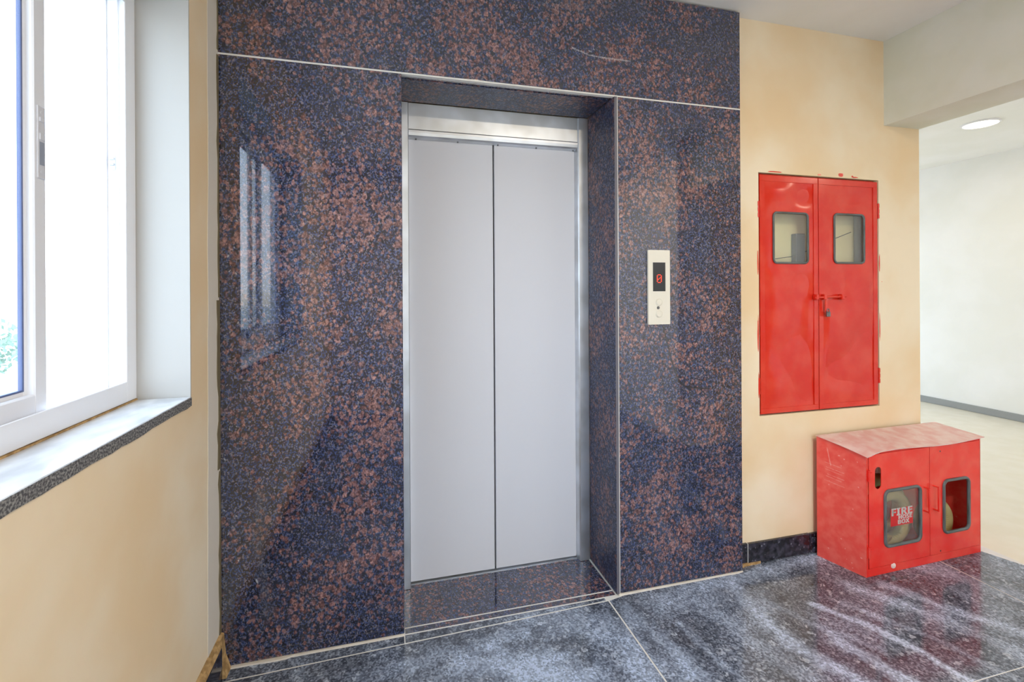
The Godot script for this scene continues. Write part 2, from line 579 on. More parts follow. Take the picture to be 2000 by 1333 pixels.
func materials() -> void:
	var gi := granite_image()
	# marks on the stone: cement splashes, a scratch, wiped haze, a dirt run, a crack
	stroke(gi, [gp(0.276, 2.356), gp(0.35, 2.334), gp(0.44, 2.330), gp(0.545, 2.331)], 4.2, c8(205, 196, 188), 1.0, 1)
	stroke(gi, [gp(0.352, 2.352), gp(0.360, 2.350)], 5.0, c8(225, 220, 212), 1.0, 2)
	stroke(gi, [gp(0.372, 2.362), gp(0.377, 2.360)], 3.5, c8(225, 220, 212), 1.0, 3)
	stroke(gi, [gp(0.30, 2.39), gp(0.305, 2.40)], 1.5, c8(200, 195, 190), 0.8, 4)
	stroke(gi, [gp(0.15, 2.53), gp(0.45, 2.545), gp(0.62, 2.575)], 46.0, c8(118, 112, 116), 0.45, 5, 0.8)
	stroke(gi, [gp(0.70, 2.47), gp(0.95, 2.43), gp(1.10, 2.48)], 40.0, c8(105, 100, 100), 0.35, 6, 0.8)
	stroke(gi, [gp(-0.935, 0.60), gp(-0.935, 0.40), gp(-0.915, 0.17)], 34.0, c8(112, 108, 104), 0.5, 7, 0.55)
	stroke(gi, [gp(-1.04, 0.30), gp(-1.03, 0.14), gp(-1.02, 0.05)], 26.0, c8(84, 80, 70), 0.6, 8, 0.9)
	stroke(gi, [gp(-1.055, 1.7), gp(-1.055, 0.9), gp(-1.052, 0.02)], 5.0, c8(150, 140, 120), 0.5, 9, 0.9)
	stroke(gi, [gp(0.702, 1.16), gp(0.728, 1.07), gp(0.74, 1.02), gp(0.779, 0.914), gp(0.82, 0.885), gp(0.934, 0.872)], 4.6, c8(20, 18, 18), 1.0, 10, 0.3)
	for k in 34:
		var p := Vector2(rng.randf_range(-1.05, -1.0), rng.randf_range(0.2, 1.9)) if k < 22 else Vector2(rng.randf_range(-1.0, 1.05), rng.randf_range(0.05, 2.5))
		stroke(gi, [gp(p.x, p.y), gp(p.x + rng.randf_range(-0.004, 0.004), p.y + 0.004)], rng.randf_range(1.2, 3.2), c8(222, 216, 205), 1.0, 40 + k, 0.3)
	stroke(gi, [gp(-0.948, 0.297), gp(-0.944, 0.288)], 4.5, c8(228, 224, 216), 1.0, 90, 0.2)
	var g := mat(Color.WHITE, 0.035, 0.0, 0.68)
	g.albedo_texture = to_texture(gi)
	g.albedo_color = Color(0.92, 0.93, 0.97)
	g.clearcoat_enabled = true              # sealed and polished
	g.clearcoat = 0.5
	g.clearcoat_roughness = 0.02
	g.uv1_scale = Vector3(1.0 / GSX, 1.0 / GSY, 1)
	g.uv1_offset = Vector3(1.10 / GSX, (GSY - 0.06) / GSY, 0)
	M.granite = g
	var gh: StandardMaterial3D = g.duplicate()      # the pieces lining the recess are only honed
	gh.clearcoat_enabled = false
	gh.metallic_specular = 0.4
	gh.roughness = 0.34
	M.granite_honed = gh
	var fi := floor_images()
	var f := mat(Color.WHITE, 1.0, 0.0, 0.6)
	f.albedo_texture = to_texture(fi[0])
	f.roughness_texture = to_texture(fi[1])
	f.roughness_texture_channel = BaseMaterial3D.TEXTURE_CHANNEL_RED
	f.uv1_scale = Vector3(1.0 / FSX, 1.0 / FSZ, 1)
	f.uv1_offset = Vector3(-FX0 / FSX, 0.10 / FSZ, 0)
	M.floor = f
	M.grout = mat(c8(222, 221, 218), 0.9)
	M.cement = mat(c8(200, 168, 122), 0.95)
	M.cement.albedo_texture = to_texture(two_tone(256, 256, 61, 0.03, c8(255, 250, 240), c8(190, 180, 160)))
	M.cement.uv1_scale = Vector3(4, 4, 4)
	var cream := mat(Color.WHITE, 0.75, 0.0, 0.35)
	cream.albedo_texture = to_texture(two_tone(512, 512, 31, 0.006, c8(246, 230, 203), c8(238, 211, 171), 5))
	cream.uv1_scale = Vector3(0.40, 0.40, 1)
	M.cream = cream
	M.white = mat(c8(243, 242, 240), 0.8, 0.0, 0.35)
	M.white.albedo_texture = to_texture(two_tone(256, 256, 33, 0.01, c8(255, 255, 255), c8(250, 250, 247), 4))
	M.white.uv1_scale = Vector3(0.5, 0.5, 1)
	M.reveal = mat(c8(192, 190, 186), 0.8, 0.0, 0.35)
	M.plaster = mat(c8(222, 214, 202), 0.9)
	M.beam = mat(c8(232, 233, 226), 0.8, 0.0, 0.35)
	M.beam.albedo_texture = to_texture(two_tone(256, 256, 35, 0.01, c8(255, 255, 253), c8(248, 248, 240), 4))
	M.tile = mat(c8(232, 224, 206), 0.25)
	M.tile.albedo_texture = to_texture(two_tone(256, 256, 37, 0.02, c8(255, 255, 255), c8(251, 250, 246), 4))
	M.pvc = mat(c8(236, 236, 240), 0.35)
	M.gasket_blue = mat(c8(84, 98, 140), 0.5)
	M.sill = mat(Color.WHITE, 0.16)
	M.sill.albedo_texture = to_texture(two_tone(512, 256, 39, 0.02, c8(206, 208, 212), c8(236, 238, 240), 4))
	M.sill_edge = mat(Color.WHITE, 0.8)
	M.sill_edge.albedo_texture = to_texture(two_tone(256, 256, 41, 0.09, c8(70, 70, 74), c8(158, 156, 152), 3))
	M.sill_edge.uv1_scale = Vector3(7, 7, 1)
	M.skirt = mat(Color.WHITE, 0.12)
	M.skirt.albedo_texture = to_texture(two_tone(512, 256, 43, 0.03, c8(26, 26, 34), c8(62, 62, 76), 4, 0.05, c8(160, 160, 170)))
	M.skirt.uv1_scale = Vector3(1.6, 3.2, 1)
	M.steel = mat(c8(226, 231, 238), 0.46, 1.0)
	M.steel.albedo_texture = to_texture(two_tone(256, 256, 45, 0.02, c8(255, 255, 255), c8(232, 230, 226), 3))
	M.door = mat(c8(214, 217, 226), 0.5, 0.0, 0.35)
	M.black = mat(c8(14, 14, 16), 0.6)
	M.rubber = mat(c8(104, 110, 112), 0.4)
	M.rubber.albedo_texture = to_texture(two_tone(128, 128, 47, 0.06, c8(255, 255, 255), c8(190, 190, 184), 3))
	M.panel = mat(c8(226, 222, 210), 0.4, 0.0)
	M.display = mat(c8(34, 38, 44), 0.12)
	M.led = mat(c8(255, 70, 40), 0.5)
	M.led.emission_enabled = true
	M.led.emission = c8(255, 60, 34)
	M.led.emission_energy_multiplier = 1.1
	var glass := mat(Color(0.93, 0.97, 0.96, 0.04), 0.02, 0.0, 0.42)
	glass.transparency = BaseMaterial3D.TRANSPARENCY_ALPHA
	M.glass = glass
	M.red_gloss = mat(Color.WHITE, 0.17)
	M.red_gloss.albedo_texture = to_texture(two_tone(512, 512, 51, 0.012, c8(218, 36, 20), c8(224, 62, 42), 4, 0.002, c8(235, 190, 170)))
	M.red_box = mat(Color.WHITE, 0.13)
	M.red_box.albedo_texture = to_texture(two_tone(512, 512, 53, 0.014, c8(238, 42, 34), c8(242, 70, 58), 4, 0.002, c8(250, 200, 190)))
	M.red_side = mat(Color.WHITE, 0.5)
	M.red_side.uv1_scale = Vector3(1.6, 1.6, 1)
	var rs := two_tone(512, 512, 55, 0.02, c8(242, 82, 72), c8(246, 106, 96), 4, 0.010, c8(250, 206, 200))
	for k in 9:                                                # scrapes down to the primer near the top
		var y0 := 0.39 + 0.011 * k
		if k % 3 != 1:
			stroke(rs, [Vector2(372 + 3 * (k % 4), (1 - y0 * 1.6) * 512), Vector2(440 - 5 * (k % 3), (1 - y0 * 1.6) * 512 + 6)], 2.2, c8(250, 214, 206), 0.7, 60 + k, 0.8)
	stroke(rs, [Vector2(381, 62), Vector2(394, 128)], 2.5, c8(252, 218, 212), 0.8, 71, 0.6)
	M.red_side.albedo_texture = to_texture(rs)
	M.lid = mat(Color.WHITE, 0.55)
	M.lid.albedo_texture = to_texture(two_tone(512, 512, 57, 0.02, c8(224, 174, 168), c8(232, 206, 200), 5, 0.01, c8(240, 230, 226)))
	M.hose = mat(c8(206, 194, 140), 0.8)
	M.hose.albedo_texture = to_texture(two_tone(128, 128, 59, 0.05, c8(255, 255, 250), c8(214, 206, 180), 3))
	M.brass = mat(c8(206, 180, 110), 0.35, 0.8)
	M.iron = mat(c8(118, 120, 124), 0.4, 0.8)
	M.sticker = mat(c8(206, 36, 40), 0.4)
	M.print = mat(c8(248, 244, 240), 0.9, 0.0, 0.2)
	M.lamp = mat(c8(255, 250, 240), 0.5)
	M.lamp.emission_enabled = true
	M.lamp.emission = c8(255, 240, 214)
	M.lamp.emission_energy_multiplier = 4.0
	M.concrete = mat(c8(190, 188, 182), 0.9)
	M.foliage = mat(c8(140, 166, 148), 0.7)
	M.foliage.backlight = c8(110, 130, 110)
	M.bark = mat(c8(96, 78, 60), 0.9)

func shell() -> void:
	var s: SurfaceTool
	# painted wall that carries the granite and the red cabinet
	s = begin()
	for r in [[GL - 0.188, OL - 0.03, 0.0, 2.75], [OL - 0.03, OR + 0.03, OT + 0.03, 2.75], [OR + 0.03, 1.262, 0.0, 2.75], [1.262, 2.022, 0.0, 0.707], [1.262, 2.022, 1.897, 2.75], [2.022, XE, 0.0, 2.75]]:
		box(s, Vector3(r[0], r[2] - 0.1 if r[2] == 0.0 else r[2], -0.40), Vector3(r[1], r[3], WZ))
	box(s, Vector3(1.262, 0.707, -0.40), Vector3(2.022, 1.897, -0.15))
	tag(add(s, "wall_front", M.cream), "cream painted wall with yellowish stains beside the granite", "", "structure")
	tag(add(bx(OL - 0.4, OR + 0.4, -0.1, 2.7, -0.60, -0.42), "wall_shaft", M.cement), "dark shaft wall behind the lift doors", "", "structure")
	# window wall
	s = begin()
	box(s, Vector3(GL - 0.188, -0.1, WZ), Vector3(GL, 0.99, 3.55))
	box(s, Vector3(GL - 0.188, 2.21, WZ), Vector3(GL, 2.75, 3.55))
	box(s, Vector3(GL - 0.188, 0.99, WZ), Vector3(GL, 2.21, 0.246))
	box(s, Vector3(GL - 0.188, 0.99, 1.664), Vector3(GL, 2.21, 3.55))
	var wl := add(s, "wall_left", M.cream)
	tag(wl, "cream painted wall below and beside the white window", "", "structure")
	# white painted reveal of the window
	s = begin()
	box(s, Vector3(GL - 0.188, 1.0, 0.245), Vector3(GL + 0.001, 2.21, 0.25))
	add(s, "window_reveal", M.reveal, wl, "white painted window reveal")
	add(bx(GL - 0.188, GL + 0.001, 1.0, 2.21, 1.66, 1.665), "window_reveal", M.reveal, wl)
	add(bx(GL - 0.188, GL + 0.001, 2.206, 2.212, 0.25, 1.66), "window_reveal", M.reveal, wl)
	# bare plaster band and crumbling joint in the corner next to the granite
	var poly := PackedVector2Array()
	for k in 25:
		var y := 0.125 + (CEIL - 0.125) * k / 24.0
		poly.append(Vector2(0.118 - 0.03 * k / 24.0 + rng.randf_range(-0.004, 0.004), y))
	for k in 25:
		poly.append(Vector2(0.0, CEIL - (CEIL - 0.125) * k / 24.0))
	s = begin()
	prism(s, poly, 0, GL, GL + 0.0012)
	add(s, "plaster_band", M.plaster, wl, "bare pale plaster band")
	for part in [[0.125, 0.70, 0.018], [0.71, 1.30, 0.022], [1.31, 2.16, 0.014], [2.18, CEIL, 0.010]]:
		poly = PackedVector2Array()
		for k in 15:
			poly.append(Vector2(part[2] * rng.randf_range(0.55, 1.3), lerpf(part[0], part[1], k / 14.0)))
		poly.append(Vector2(0.0, part[1]))
		poly.append(Vector2(0.0, part[0]))
		s = begin()
		prism(s, poly, 0, GL, GL + 0.004)
		add(s, "corner_joint", M.joint if M.has("joint") else mat(c8(112, 100, 76), 0.95), wl, "rough brown mortar in the corner")
	# back wall and ceiling of the lobby
	s = begin()
	for r in [[GL - 0.188, 0.0, -0.1, 2.75], [0.0, 1.5, -0.1, 0.35], [0.0, 1.5, 2.45, 2.75], [1.5, XE, -0.1, 2.75]]:
		box(s, Vector3(r[0], r[2], 3.4), Vector3(r[1], r[3], 3.55))
	tag(add(s, "wall_back", M.white), "white lobby wall opposite the lift", "", "structure")
	var w3 := thing("window_3", Vector3(0.75, 0.35, 3.48), "white framed lobby window opposite the lift", "", "structure")
	s = begin()
	box(s, Vector3(-0.75, 0, -0.04), Vector3(0.75, 0.05, 0.04), 0.004)
	box(s, Vector3(-0.75, 2.05, -0.04), Vector3(0.75, 2.10, 0.04), 0.004)
	for x in [-0.75, -0.025, 0.70]:
		box(s, Vector3(x, 0.05, -0.04), Vector3(x + 0.05, 2.05, 0.04), 0.004)
	add(s, "window_frame", M.pvc, w3)
	add(bx(-0.70, -0.025, 0.05, 2.05, -0.003, 0.003), "pane", M.glass, w3)
	add(bx(0.025, 0.70, 0.05, 2.05, -0.003, 0.003), "pane", M.glass, w3)
	tag(add(bx(GL - 0.188, XE, CEIL, 2.80, -0.40, 3.55), "ceiling", M.white), "white lobby ceiling above the granite", "", "structure")
	# beam and the wall it lands on
	tag(add(bx(2.062, XE, 2.19, CEIL + 0.02, WZ, 1.757), "beam", M.beam), "off-white ceiling beam over the corridor opening", "", "structure")
	tag(add(bx(1.97, XE, -0.1, CEIL + 0.02, 1.756, 3.45), "wall_right", M.white), "white wall end under the beam", "", "structure")

func corridor() -> void:
	var s := begin()
	tag(add(bx(XE, 5.75, -0.12, -0.002, -4.2, 4.8), "floor_corridor", M.tile), "cream polished corridor floor", "", "structure")
	tag(add(bx(XE, 5.75, 2.70, 2.82, -4.2, 4.8), "ceiling_corridor", M.white), "white corridor ceiling", "", "structure")
	box(s, Vector3(5.543, -0.1, -4.2), Vector3(5.75, 2.75, 4.8))
	tag(add(s, "wall_corridor", M.white), "white corridor wall with grey skirting", "", "structure")
	tag(add(bx(5.528, 5.543, 0.0, 0.07, -4.0, 4.6), "baseboard_corridor", mat(c8(150, 152, 152), 0.3)), "grey stone skirting of the corridor", "", "structure")
	s = begin()
	box(s, Vector3(XE - 0.2, -0.1, -4.2), Vector3(XE, 2.75, -0.40))
	for r in [[XE - 0.2, 2.6, -0.1, 2.75], [2.6, 5.0, -0.1, 0.3], [2.6, 5.0, 2.5, 2.75], [5.0, 5.75, -0.1, 2.75]]:
		box(s, Vector3(r[0], r[2], -4.2), Vector3(r[1], r[3], -4.0))
	tag(add(s, "wall_corridor_end", M.white), "white end wall of the corridor", "", "structure")
	tag(add(bx(XE, 3.2, -0.1, 2.75, 1.9, 2.05), "wall_partition", M.cream), "cream partition wall beside the corridor", "", "structure")
	s = begin()
	box(s, Vector3(XE - 0.2, -0.1, 3.45), Vector3(XE, 2.75, 4.8))
	box(s, Vector3(XE, -0.1, 4.6), Vector3(5.75, 0.3, 4.8))
	box(s, Vector3(XE, 2.5, 4.6), Vector3(5.75, 2.75, 4.8))
	box(s, Vector3(XE, 0.3, 4.6), Vector3(2.7, 2.5, 4.8))
	box(s, Vector3(5.3, 0.3, 4.6), Vector3(5.75, 2.5, 4.8))
	tag(add(s, "wall_corridor_window", M.white), "white corridor wall with a wide window", "", "structure")
	var w := thing("window_2", Vector3(4.0, 0.3, 4.7), "wide white corridor window", "", "structure")
	s = begin()
	box(s, Vector3(-1.3, 0, -0.04), Vector3(1.3, 0.06, 0.04), 0.004)
	box(s, Vector3(-1.3, 2.14, -0.04), Vector3(1.3, 2.2, 0.04), 0.004)
	for x in [-1.3, -0.03, 1.24]:
		box(s, Vector3(x, 0.06, -0.04), Vector3(x + 0.06, 2.14, 0.04), 0.004)
	add(s, "window_frame", M.pvc, w)
	add(bx(-1.24, -0.03, 0.06, 2.14, -0.003, 0.003), "pane", M.glass, w)
	add(bx(0.03, 1.24, 0.06, 2.14, -0.003, 0.003), "pane", M.glass, w)
	w = thing("window_4", Vector3(3.8, 0.3, -4.1), "tall white window at the corridor end", "", "structure")
	s = begin()
	box(s, Vector3(-1.2, 0, -0.04), Vector3(1.2, 0.06, 0.04), 0.004)
	box(s, Vector3(-1.2, 2.14, -0.04), Vector3(1.2, 2.2, 0.04), 0.004)
	for x in [-1.2, -0.03, 1.14]:
		box(s, Vector3(x, 0.06, -0.04), Vector3(x + 0.06, 2.14, 0.04), 0.004)
	add(s, "window_frame", M.pvc, w)
	add(bx(-1.14, -0.03, 0.06, 2.14, -0.003, 0.003), "pane", M.glass, w)
	add(bx(0.03, 1.14, 0.06, 2.14, -0.003, 0.003), "pane", M.glass, w)

func cladding() -> void:
	var g := thing("wall_cladding", Vector3.ZERO, "polished brown and navy granite cladding around the lift doors", "", "structure")
	var r := 0.0016
	add(bx(GL + 0.001, OL, 0.006, 2.168, WZ, 0.0, r), "slab", M.granite, g)
	add(bx(OR + 0.017, GR, 0.006, 2.168, WZ, 0.0, r), "slab", M.granite, g)
	add(bx(GL + 0.001, GR, 2.1735, CEIL - 0.008, WZ, 0.0, r), "slab", M.granite, g)
	var t := thing("trim_1", Vector3.ZERO, "polished granite lining of the lift door recess", "", "structure")
	add(bx(OR, OR + 0.015, 0.004, OT, DZ, -0.0005, r), "reveal_slab", M.granite_honed, t)
	add(bx(OL - 0.018, OL - 0.0005, 0.004, OT, DZ, WZ, r), "reveal_slab", M.granite_honed, t)
	add(bx(OL, OR, OT, OT + 0.02, DZ, WZ, r), "soffit_slab", M.granite_honed, t)
	# white grout in the joints
	var s := begin()
	box(s, Vector3(GL + 0.001, 2.1675, -0.02), Vector3(GR - 0.001, 2.174, -0.0012))
	add(s, "grout_line", M.grout, g, "white grout line")
	add(bx(OR + 0.0145, OR + 0.0175, 0.004, 2.168, -0.02, -0.001), "grout_line", M.grout, g)
	s = begin()                                   # ground edge of the reveal slab, whitened
	box(s, Vector3(OR + 0.001, 0.004, -0.001), Vector3(OR + 0.0135, OT - 0.002, 0.0004))
	add(s, "ground_edge", mat(c8(104, 102, 112), 0.5), t)
	s = begin()
	prism(s, PackedVector2Array([Vector2(OR - 0.006, DZ), Vector2(OR, DZ), Vector2(OR, 0.0), Vector2(OR - 0.003, 0.0)]), 1, -0.001, 0.004)
	add(s, "grout_line", M.grout, t)
	# ragged cement under the slabs
	for span in [[GL + 0.002, OL], [OR + 0.01, GR]]:
		var poly := PackedVector2Array([Vector2(span[1], -0.03), Vector2(span[0], -0.03)])
		for k in 22:
			poly.append(Vector2(lerpf(span[0], span[1], k / 21.0), rng.randf_range(0.001, 0.006) + (0.006 if span[0] < 0 and k < 8 else 0.0)))
		s = begin()
		prism(s, poly, 1, -0.004, 0.0055)
		add(s, "cement_bed", M.plaster, g, "pale cement squeezed out under the slab")

func floor_slabs() -> void:
	var base := bx(GL - 0.2, 2.46, -0.15, -0.0009, -0.40, 3.5)
	var f := add(base, "floor", M.grout)
	tag(f, "dark dusty granite floor with pale joints", "", "structure")
	var slabs := [
		[GL, 0.067, 0.4155, 0.024, 0.4155, 0.718, GL, 0.718],
		[0.4225, 0.0235, 0.50, 0.008, 1.10, 0.004, 1.121, -0.048, 2.0975, -0.048, 2.0975, 0.718, 0.4225, 0.718],
		[2.1035, -0.048, 2.335, -0.07, 2.40, 0.18, 2.45, 0.32, 2.455, 0.718, 2.1035, 0.718],
		[GL, 0.722, 0.4155, 0.722, 0.4155, 1.60, GL, 1.60],
		[0.4225, 0.722, 2.0975, 0.722, 2.0975, 1.60, 0.4225, 1.60],
		[2.1035, 0.722, 2.455, 0.722, 2.455, 1.60, 2.1035, 1.60],
		[GL, 1.604, 0.4155, 1.604, 0.4155, 2.50, GL, 2.50],
		[0.4225, 1.604, 1.968, 1.604, 1.968, 2.50, 0.4225, 2.50],
		[GL, 2.504, 0.4155, 2.504, 0.4155, 3.40, GL, 3.40],
		[0.4225, 2.504, 1.968, 2.504, 1.968, 3.40, 0.4225, 3.40],
		[GL, 0.006, OL - 0.002, 0.006, OL - 0.002, 0.0425, GL, 0.0605],        # narrow wedge strip along the wall
		[OL + 0.002, 0.002, OR - 0.06, 0.002, OR - 0.06, 0.0165, OL + 0.002, 0.0415],
	]
	for q in slabs:
		var poly := PackedVector2Array()
		for k in range(0, q.size(), 2):
			poly.append(Vector2(q[k], q[k + 1]))
		var s := begin()
		prism(s, poly, 1, -0.02, 0.0)
		add(s, "floor_slab", M.floor, f)
	add(bx(OL + 0.002, OR - 0.002, -0.03, 0.0, -0.34, -0.041, 0.0015), "threshold_slab", M.granite, f, "brown granite threshold of the lift")
	add(bx(OL + 0.002, OR - 0.002, -0.03, 0.0, -0.035, -0.006, 0.0015), "threshold_edge", M.granite, f)

func bar_frame(s: SurfaceTool, z0: float, z1: float, y0: float, y1: float, wz: float, wy: float, x0: float, x1: float, r := 0.003) -> void:
	box(s, Vector3(x0, y0, z0), Vector3(x1, y1, z0 + wz), r)
	box(s, Vector3(x0, y0, z1 - wz), Vector3(x1, y1, z1), r)
	box(s, Vector3(x0, y0, z0 + wz - r), Vector3(x1, y0 + wy, z1 - wz + r), r)
	box(s, Vector3(x0, y1 - wy, z0 + wz - r), Vector3(x1, y1, z1 - wz + r), r)

func window() -> void:
	# stone sill
	var sl := thing("window_sill", Vector3(GL, 1.0, 0.95), "dusty grey stone window sill with a rough dark edge", "", "structure")
	add(bx(-0.24, 0.004, -0.008, 0.015, -0.697, 0.709, 0.002), "sill_slab", M.sill, sl)
	var s := begin()
	var poly := PackedVector2Array()
	for k in 41:
		poly.append(Vector2(-0.697 + 1.406 * k / 40.0, -0.009 - rng.randf_range(0.001, 0.005)))
	poly.append(Vector2(0.709, 0.0135))
	poly.append(Vector2(-0.697, 0.0135))
	prism(s, poly, 0, 0.0, 0.0055)
	add(s, "sill_edge", M.sill_edge, sl, "rough sawn grey edge")
	# sliding window in white plastic
	var w := thing("window_1", Vector3(-1.25, 1.02, 0.955), "white plastic sliding window, slid half open", "", "structure")
	var z0 := 0.252 - 0.955
	var z1 := 1.658 - 0.955
	var y1 := 2.206 - 1.02
	s = begin()
	bar_frame(s, z0, z1, 0.0, y1, 0.053, 0.058, 0.048, 0.052, 0.0015) # inner lip
	bar_frame(s, z0, z1, 0.0, y1, 0.040, 0.042, 0.000, 0.049)         # body with the tracks
	bar_frame(s, z0, z1, 0.0, y1, 0.047, 0.050, -0.002, 0.002, 0.0015) # outer lip
	bar_frame(s, z0, z1, 0.0, y1, 0.046, 0.050, 0.027, 0.030, 0.001)  # rail between the tracks
	add(s, "window_frame", M.pvc, w)
	add(bx(0.044, 0.054, -0.006, -0.001, z0, z1), "sealant", M.cement, w, "brown sealant under the frame")
	add(bx(-0.012, 0.05, 0.0, y1, z0 - 0.003, z0 + 0.001), "sealant", M.cement, w)
	# strike plate in the frame channel
	s = begin()
	box(s, Vector3(0.006, 0.655, z0 + 0.040), Vector3(0.022, 0.70, z0 + 0.0425), 0.001)
	box(s, Vector3(0.008, 0.668, z0 + 0.042), Vector3(0.020, 0.674, z0 + 0.047), 0.001)
	box(s, Vector3(0.008, 0.684, z0 + 0.042), Vector3(0.020, 0.690, z0 + 0.047), 0.001)
	add(s, "strike_plate", mat(c8(200, 202, 206), 0.4), w)
	for sash in [[0.580 - 0.955, 0.004, 0.026], [0.952 - 0.955, 0.031, 0.047]]:
		var n := Node3D.new()
		n.name = "sash"
		n.position = Vector3(sash[1], 0.046, sash[0])
		w.add_child(n, true)
		var th: float = sash[2] - sash[1]
		s = begin()
		bar_frame(s, 0.0, 0.70, 0.0, y1 - 0.092, 0.038, 0.045, 0.0, th, 0.003)
		bar_frame(s, 0.0, 0.70, 0.0, y1 - 0.092, 0.048, 0.055, 0.0, th * 0.35, 0.002)
		add(s, "sash_frame", M.pvc, n)
		s = begin()
		bar_frame(s, 0.046, 0.654, 0.053, y1 - 0.145, 0.0045, 0.0045, -0.001, th * 0.38, 0.001)
		add(s, "gasket", M.gasket_blue, n, "blue-grey glazing gasket")
		add(bx(th * 0.1, th * 0.1 + 0.004, 0.055, y1 - 0.147, 0.048, 0.652), "pane", M.glass, n)
		if sash[1] < 0.015:
			s = begin()
			box(s, Vector3(th - 0.001, 0.515, 0.006), Vector3(th + 0.003, 0.675, 0.030), 0.0012)
			box(s, Vector3(th + 0.002, 0.60, 0.010), Vector3(th + 0.005, 0.615, 0.026), 0.001)
			box(s, Vector3(th + 0.002, 0.640, 0.010), Vector3(th + 0.005, 0.650, 0.026), 0.001)
			for y in [0.53, 0.66]:
				lathe(s, Vector3(th + 0.003, y, 0.018), Vector3.RIGHT, [Vector2(0.0045, 0.0), Vector2(0.0045, 0.0012), Vector2(0.0, 0.0014)], 12)
			add(s, "latch_plate", mat(c8(214, 214, 220), 0.35), n)
			add(bx(th + 0.0025, th + 0.0036, 0.545, 0.596, 0.011, 0.025), "finger_recess", mat(c8(150, 156, 172), 0.5), n)

func baseboards() -> void:
	var b := thing("baseboard_front", Vector3.ZERO, "dark polished granite skirting under the cream wall", "", "structure")
	add(bx(GR + 0.002, 1.178, 0.013, 0.104, WZ, -0.037, 0.0012), "skirting_tile", M.skirt, b)
	add(bx(1.182, 1.545, 0.006, 0.102, WZ, -0.036, 0.0012), "skirting_tile", M.skirt, b)
	add(bx(1.549, XE, 0.006, 0.100, WZ, -0.036, 0.0012), "skirting_tile", M.skirt, b)
	add(bx(1.1775, 1.1825, 0.012, 0.102, WZ, -0.039), "grout_line", M.grout, b)
	var s := begin()
	var poly := PackedVector2Array([Vector2(1.25, -0.05), Vector2(GR, -0.05)])
	for k in 12:
		poly.append(Vector2(lerpf(GR, 1.25, k / 11.0), -0.036 + rng.randf_range(0.002, 0.012) * (1.0 - k / 13.0)))
	prism(s, poly, 1, -0.002, 0.012)
	add(s, "cement_bed", M.cement, b, "brown cement lump under the skirting")
	var l := thing("baseboard_left", Vector3.ZERO, "dark granite skirting with a cement fillet below the window", "", "structure")
	add(bx(GL, GL + 0.022, 0.0, 0.112, 0.055, 1.4, 0.0012), "skirting_tile", M.skirt, l)
	add(bx(GL, GL + 0.022, 0.0, 0.112, 1.404, 3.38, 0.0012), "skirting_tile", M.skirt, l)
	s = begin()
	prism(s, PackedVector2Array([Vector2(GL, 0.112), Vector2(GL + 0.020, 0.112), Vector2(GL + 0.012, 0.125), Vector2(GL, 0.134)]), 2, 0.045, 3.38)
	add(s, "cement_fillet", M.cement, l, "tan cement fillet on the skirting")
	s = begin()
	prism(s, PackedVector2Array([Vector2(GL, 0.004), Vector2(GL + 0.034, 0.004), Vector2(GL + 0.018, 0.06), Vector2(GL + 0.012, 0.13), Vector2(GL, 0.134)]), 2, 0.004, 0.054)
	add(s, "cement_end", M.cement, l, "cement patch closing the skirting end")

func elevator() -> void:
	var e := thing("elevator_door", Vector3(0, 0, DZ), "closed pale grey two-panel lift door in a steel frame", "elevator door")
	# panels, 3 cm behind the frame
	for p in [[-0.44, -0.0036], [0.0036, 0.44]]:
		add(bx(p[0], p[1], 0.010, 2.06, -0.062, -0.036, 0.0015), "door_panel", M.door, e)
	add(bx(-0.01, 0.01, 0.01, 2.06, -0.085, -0.064), "panel_gap", M.black, e, "black gap between the panels")
	# steel surround
	for sd in [[-0.433, -0.394, 1], [0.417, 0.467, -1]]:
		var s := begin()
		var a: float = sd[0]
		var b: float = sd[1]
		var poly: PackedVector2Array
		if sd[2] > 0:
			poly = PackedVector2Array([Vector2(a, -0.034), Vector2(a, 0.0), Vector2(b - 0.003, 0.0), Vector2(b, -0.003), Vector2(b, -0.034)])
		else:
			poly = PackedVector2Array([Vector2(b, -0.034), Vector2(b, 0.0), Vector2(a + 0.003, 0.0), Vector2(a - 0.002, -0.005), Vector2(a - 0.008, -0.034)])
		prism(s, poly, 1, 0.002, OT - 0.002)
		add(s, "door_jamb", M.steel, e)
	var s2 := begin()
	prism(s2, PackedVector2Array([Vector2(-0.006, OT - 0.002), Vector2(-0.006, 2.052), Vector2(0.0, 2.046), Vector2(0.0, 2.036), Vector2(-0.004, 2.024), Vector2(-0.012, 2.018), Vector2(-0.034, 2.014), Vector2(-0.05, OT - 0.002)]), 0, -0.3935, 0.4145)
	add(s2, "header", M.steel, e, "brushed steel header above the door")
	add(bx(-0.394, 0.417, -0.004, 0.004, -0.066, -0.030), "door_sill", M.steel, e)
	for k in 5:
		var x := -0.36 + 0.19 * k
		var s3 := begin()
		lathe(s3, Vector3(x, 2.013, -0.026), Vector3.DOWN, [Vector2(0.004, -0.004), Vector2(0.004, 0.002), Vector2(0.0, 0.003)], 8)
		add(s3, "screw", M.iron, e)

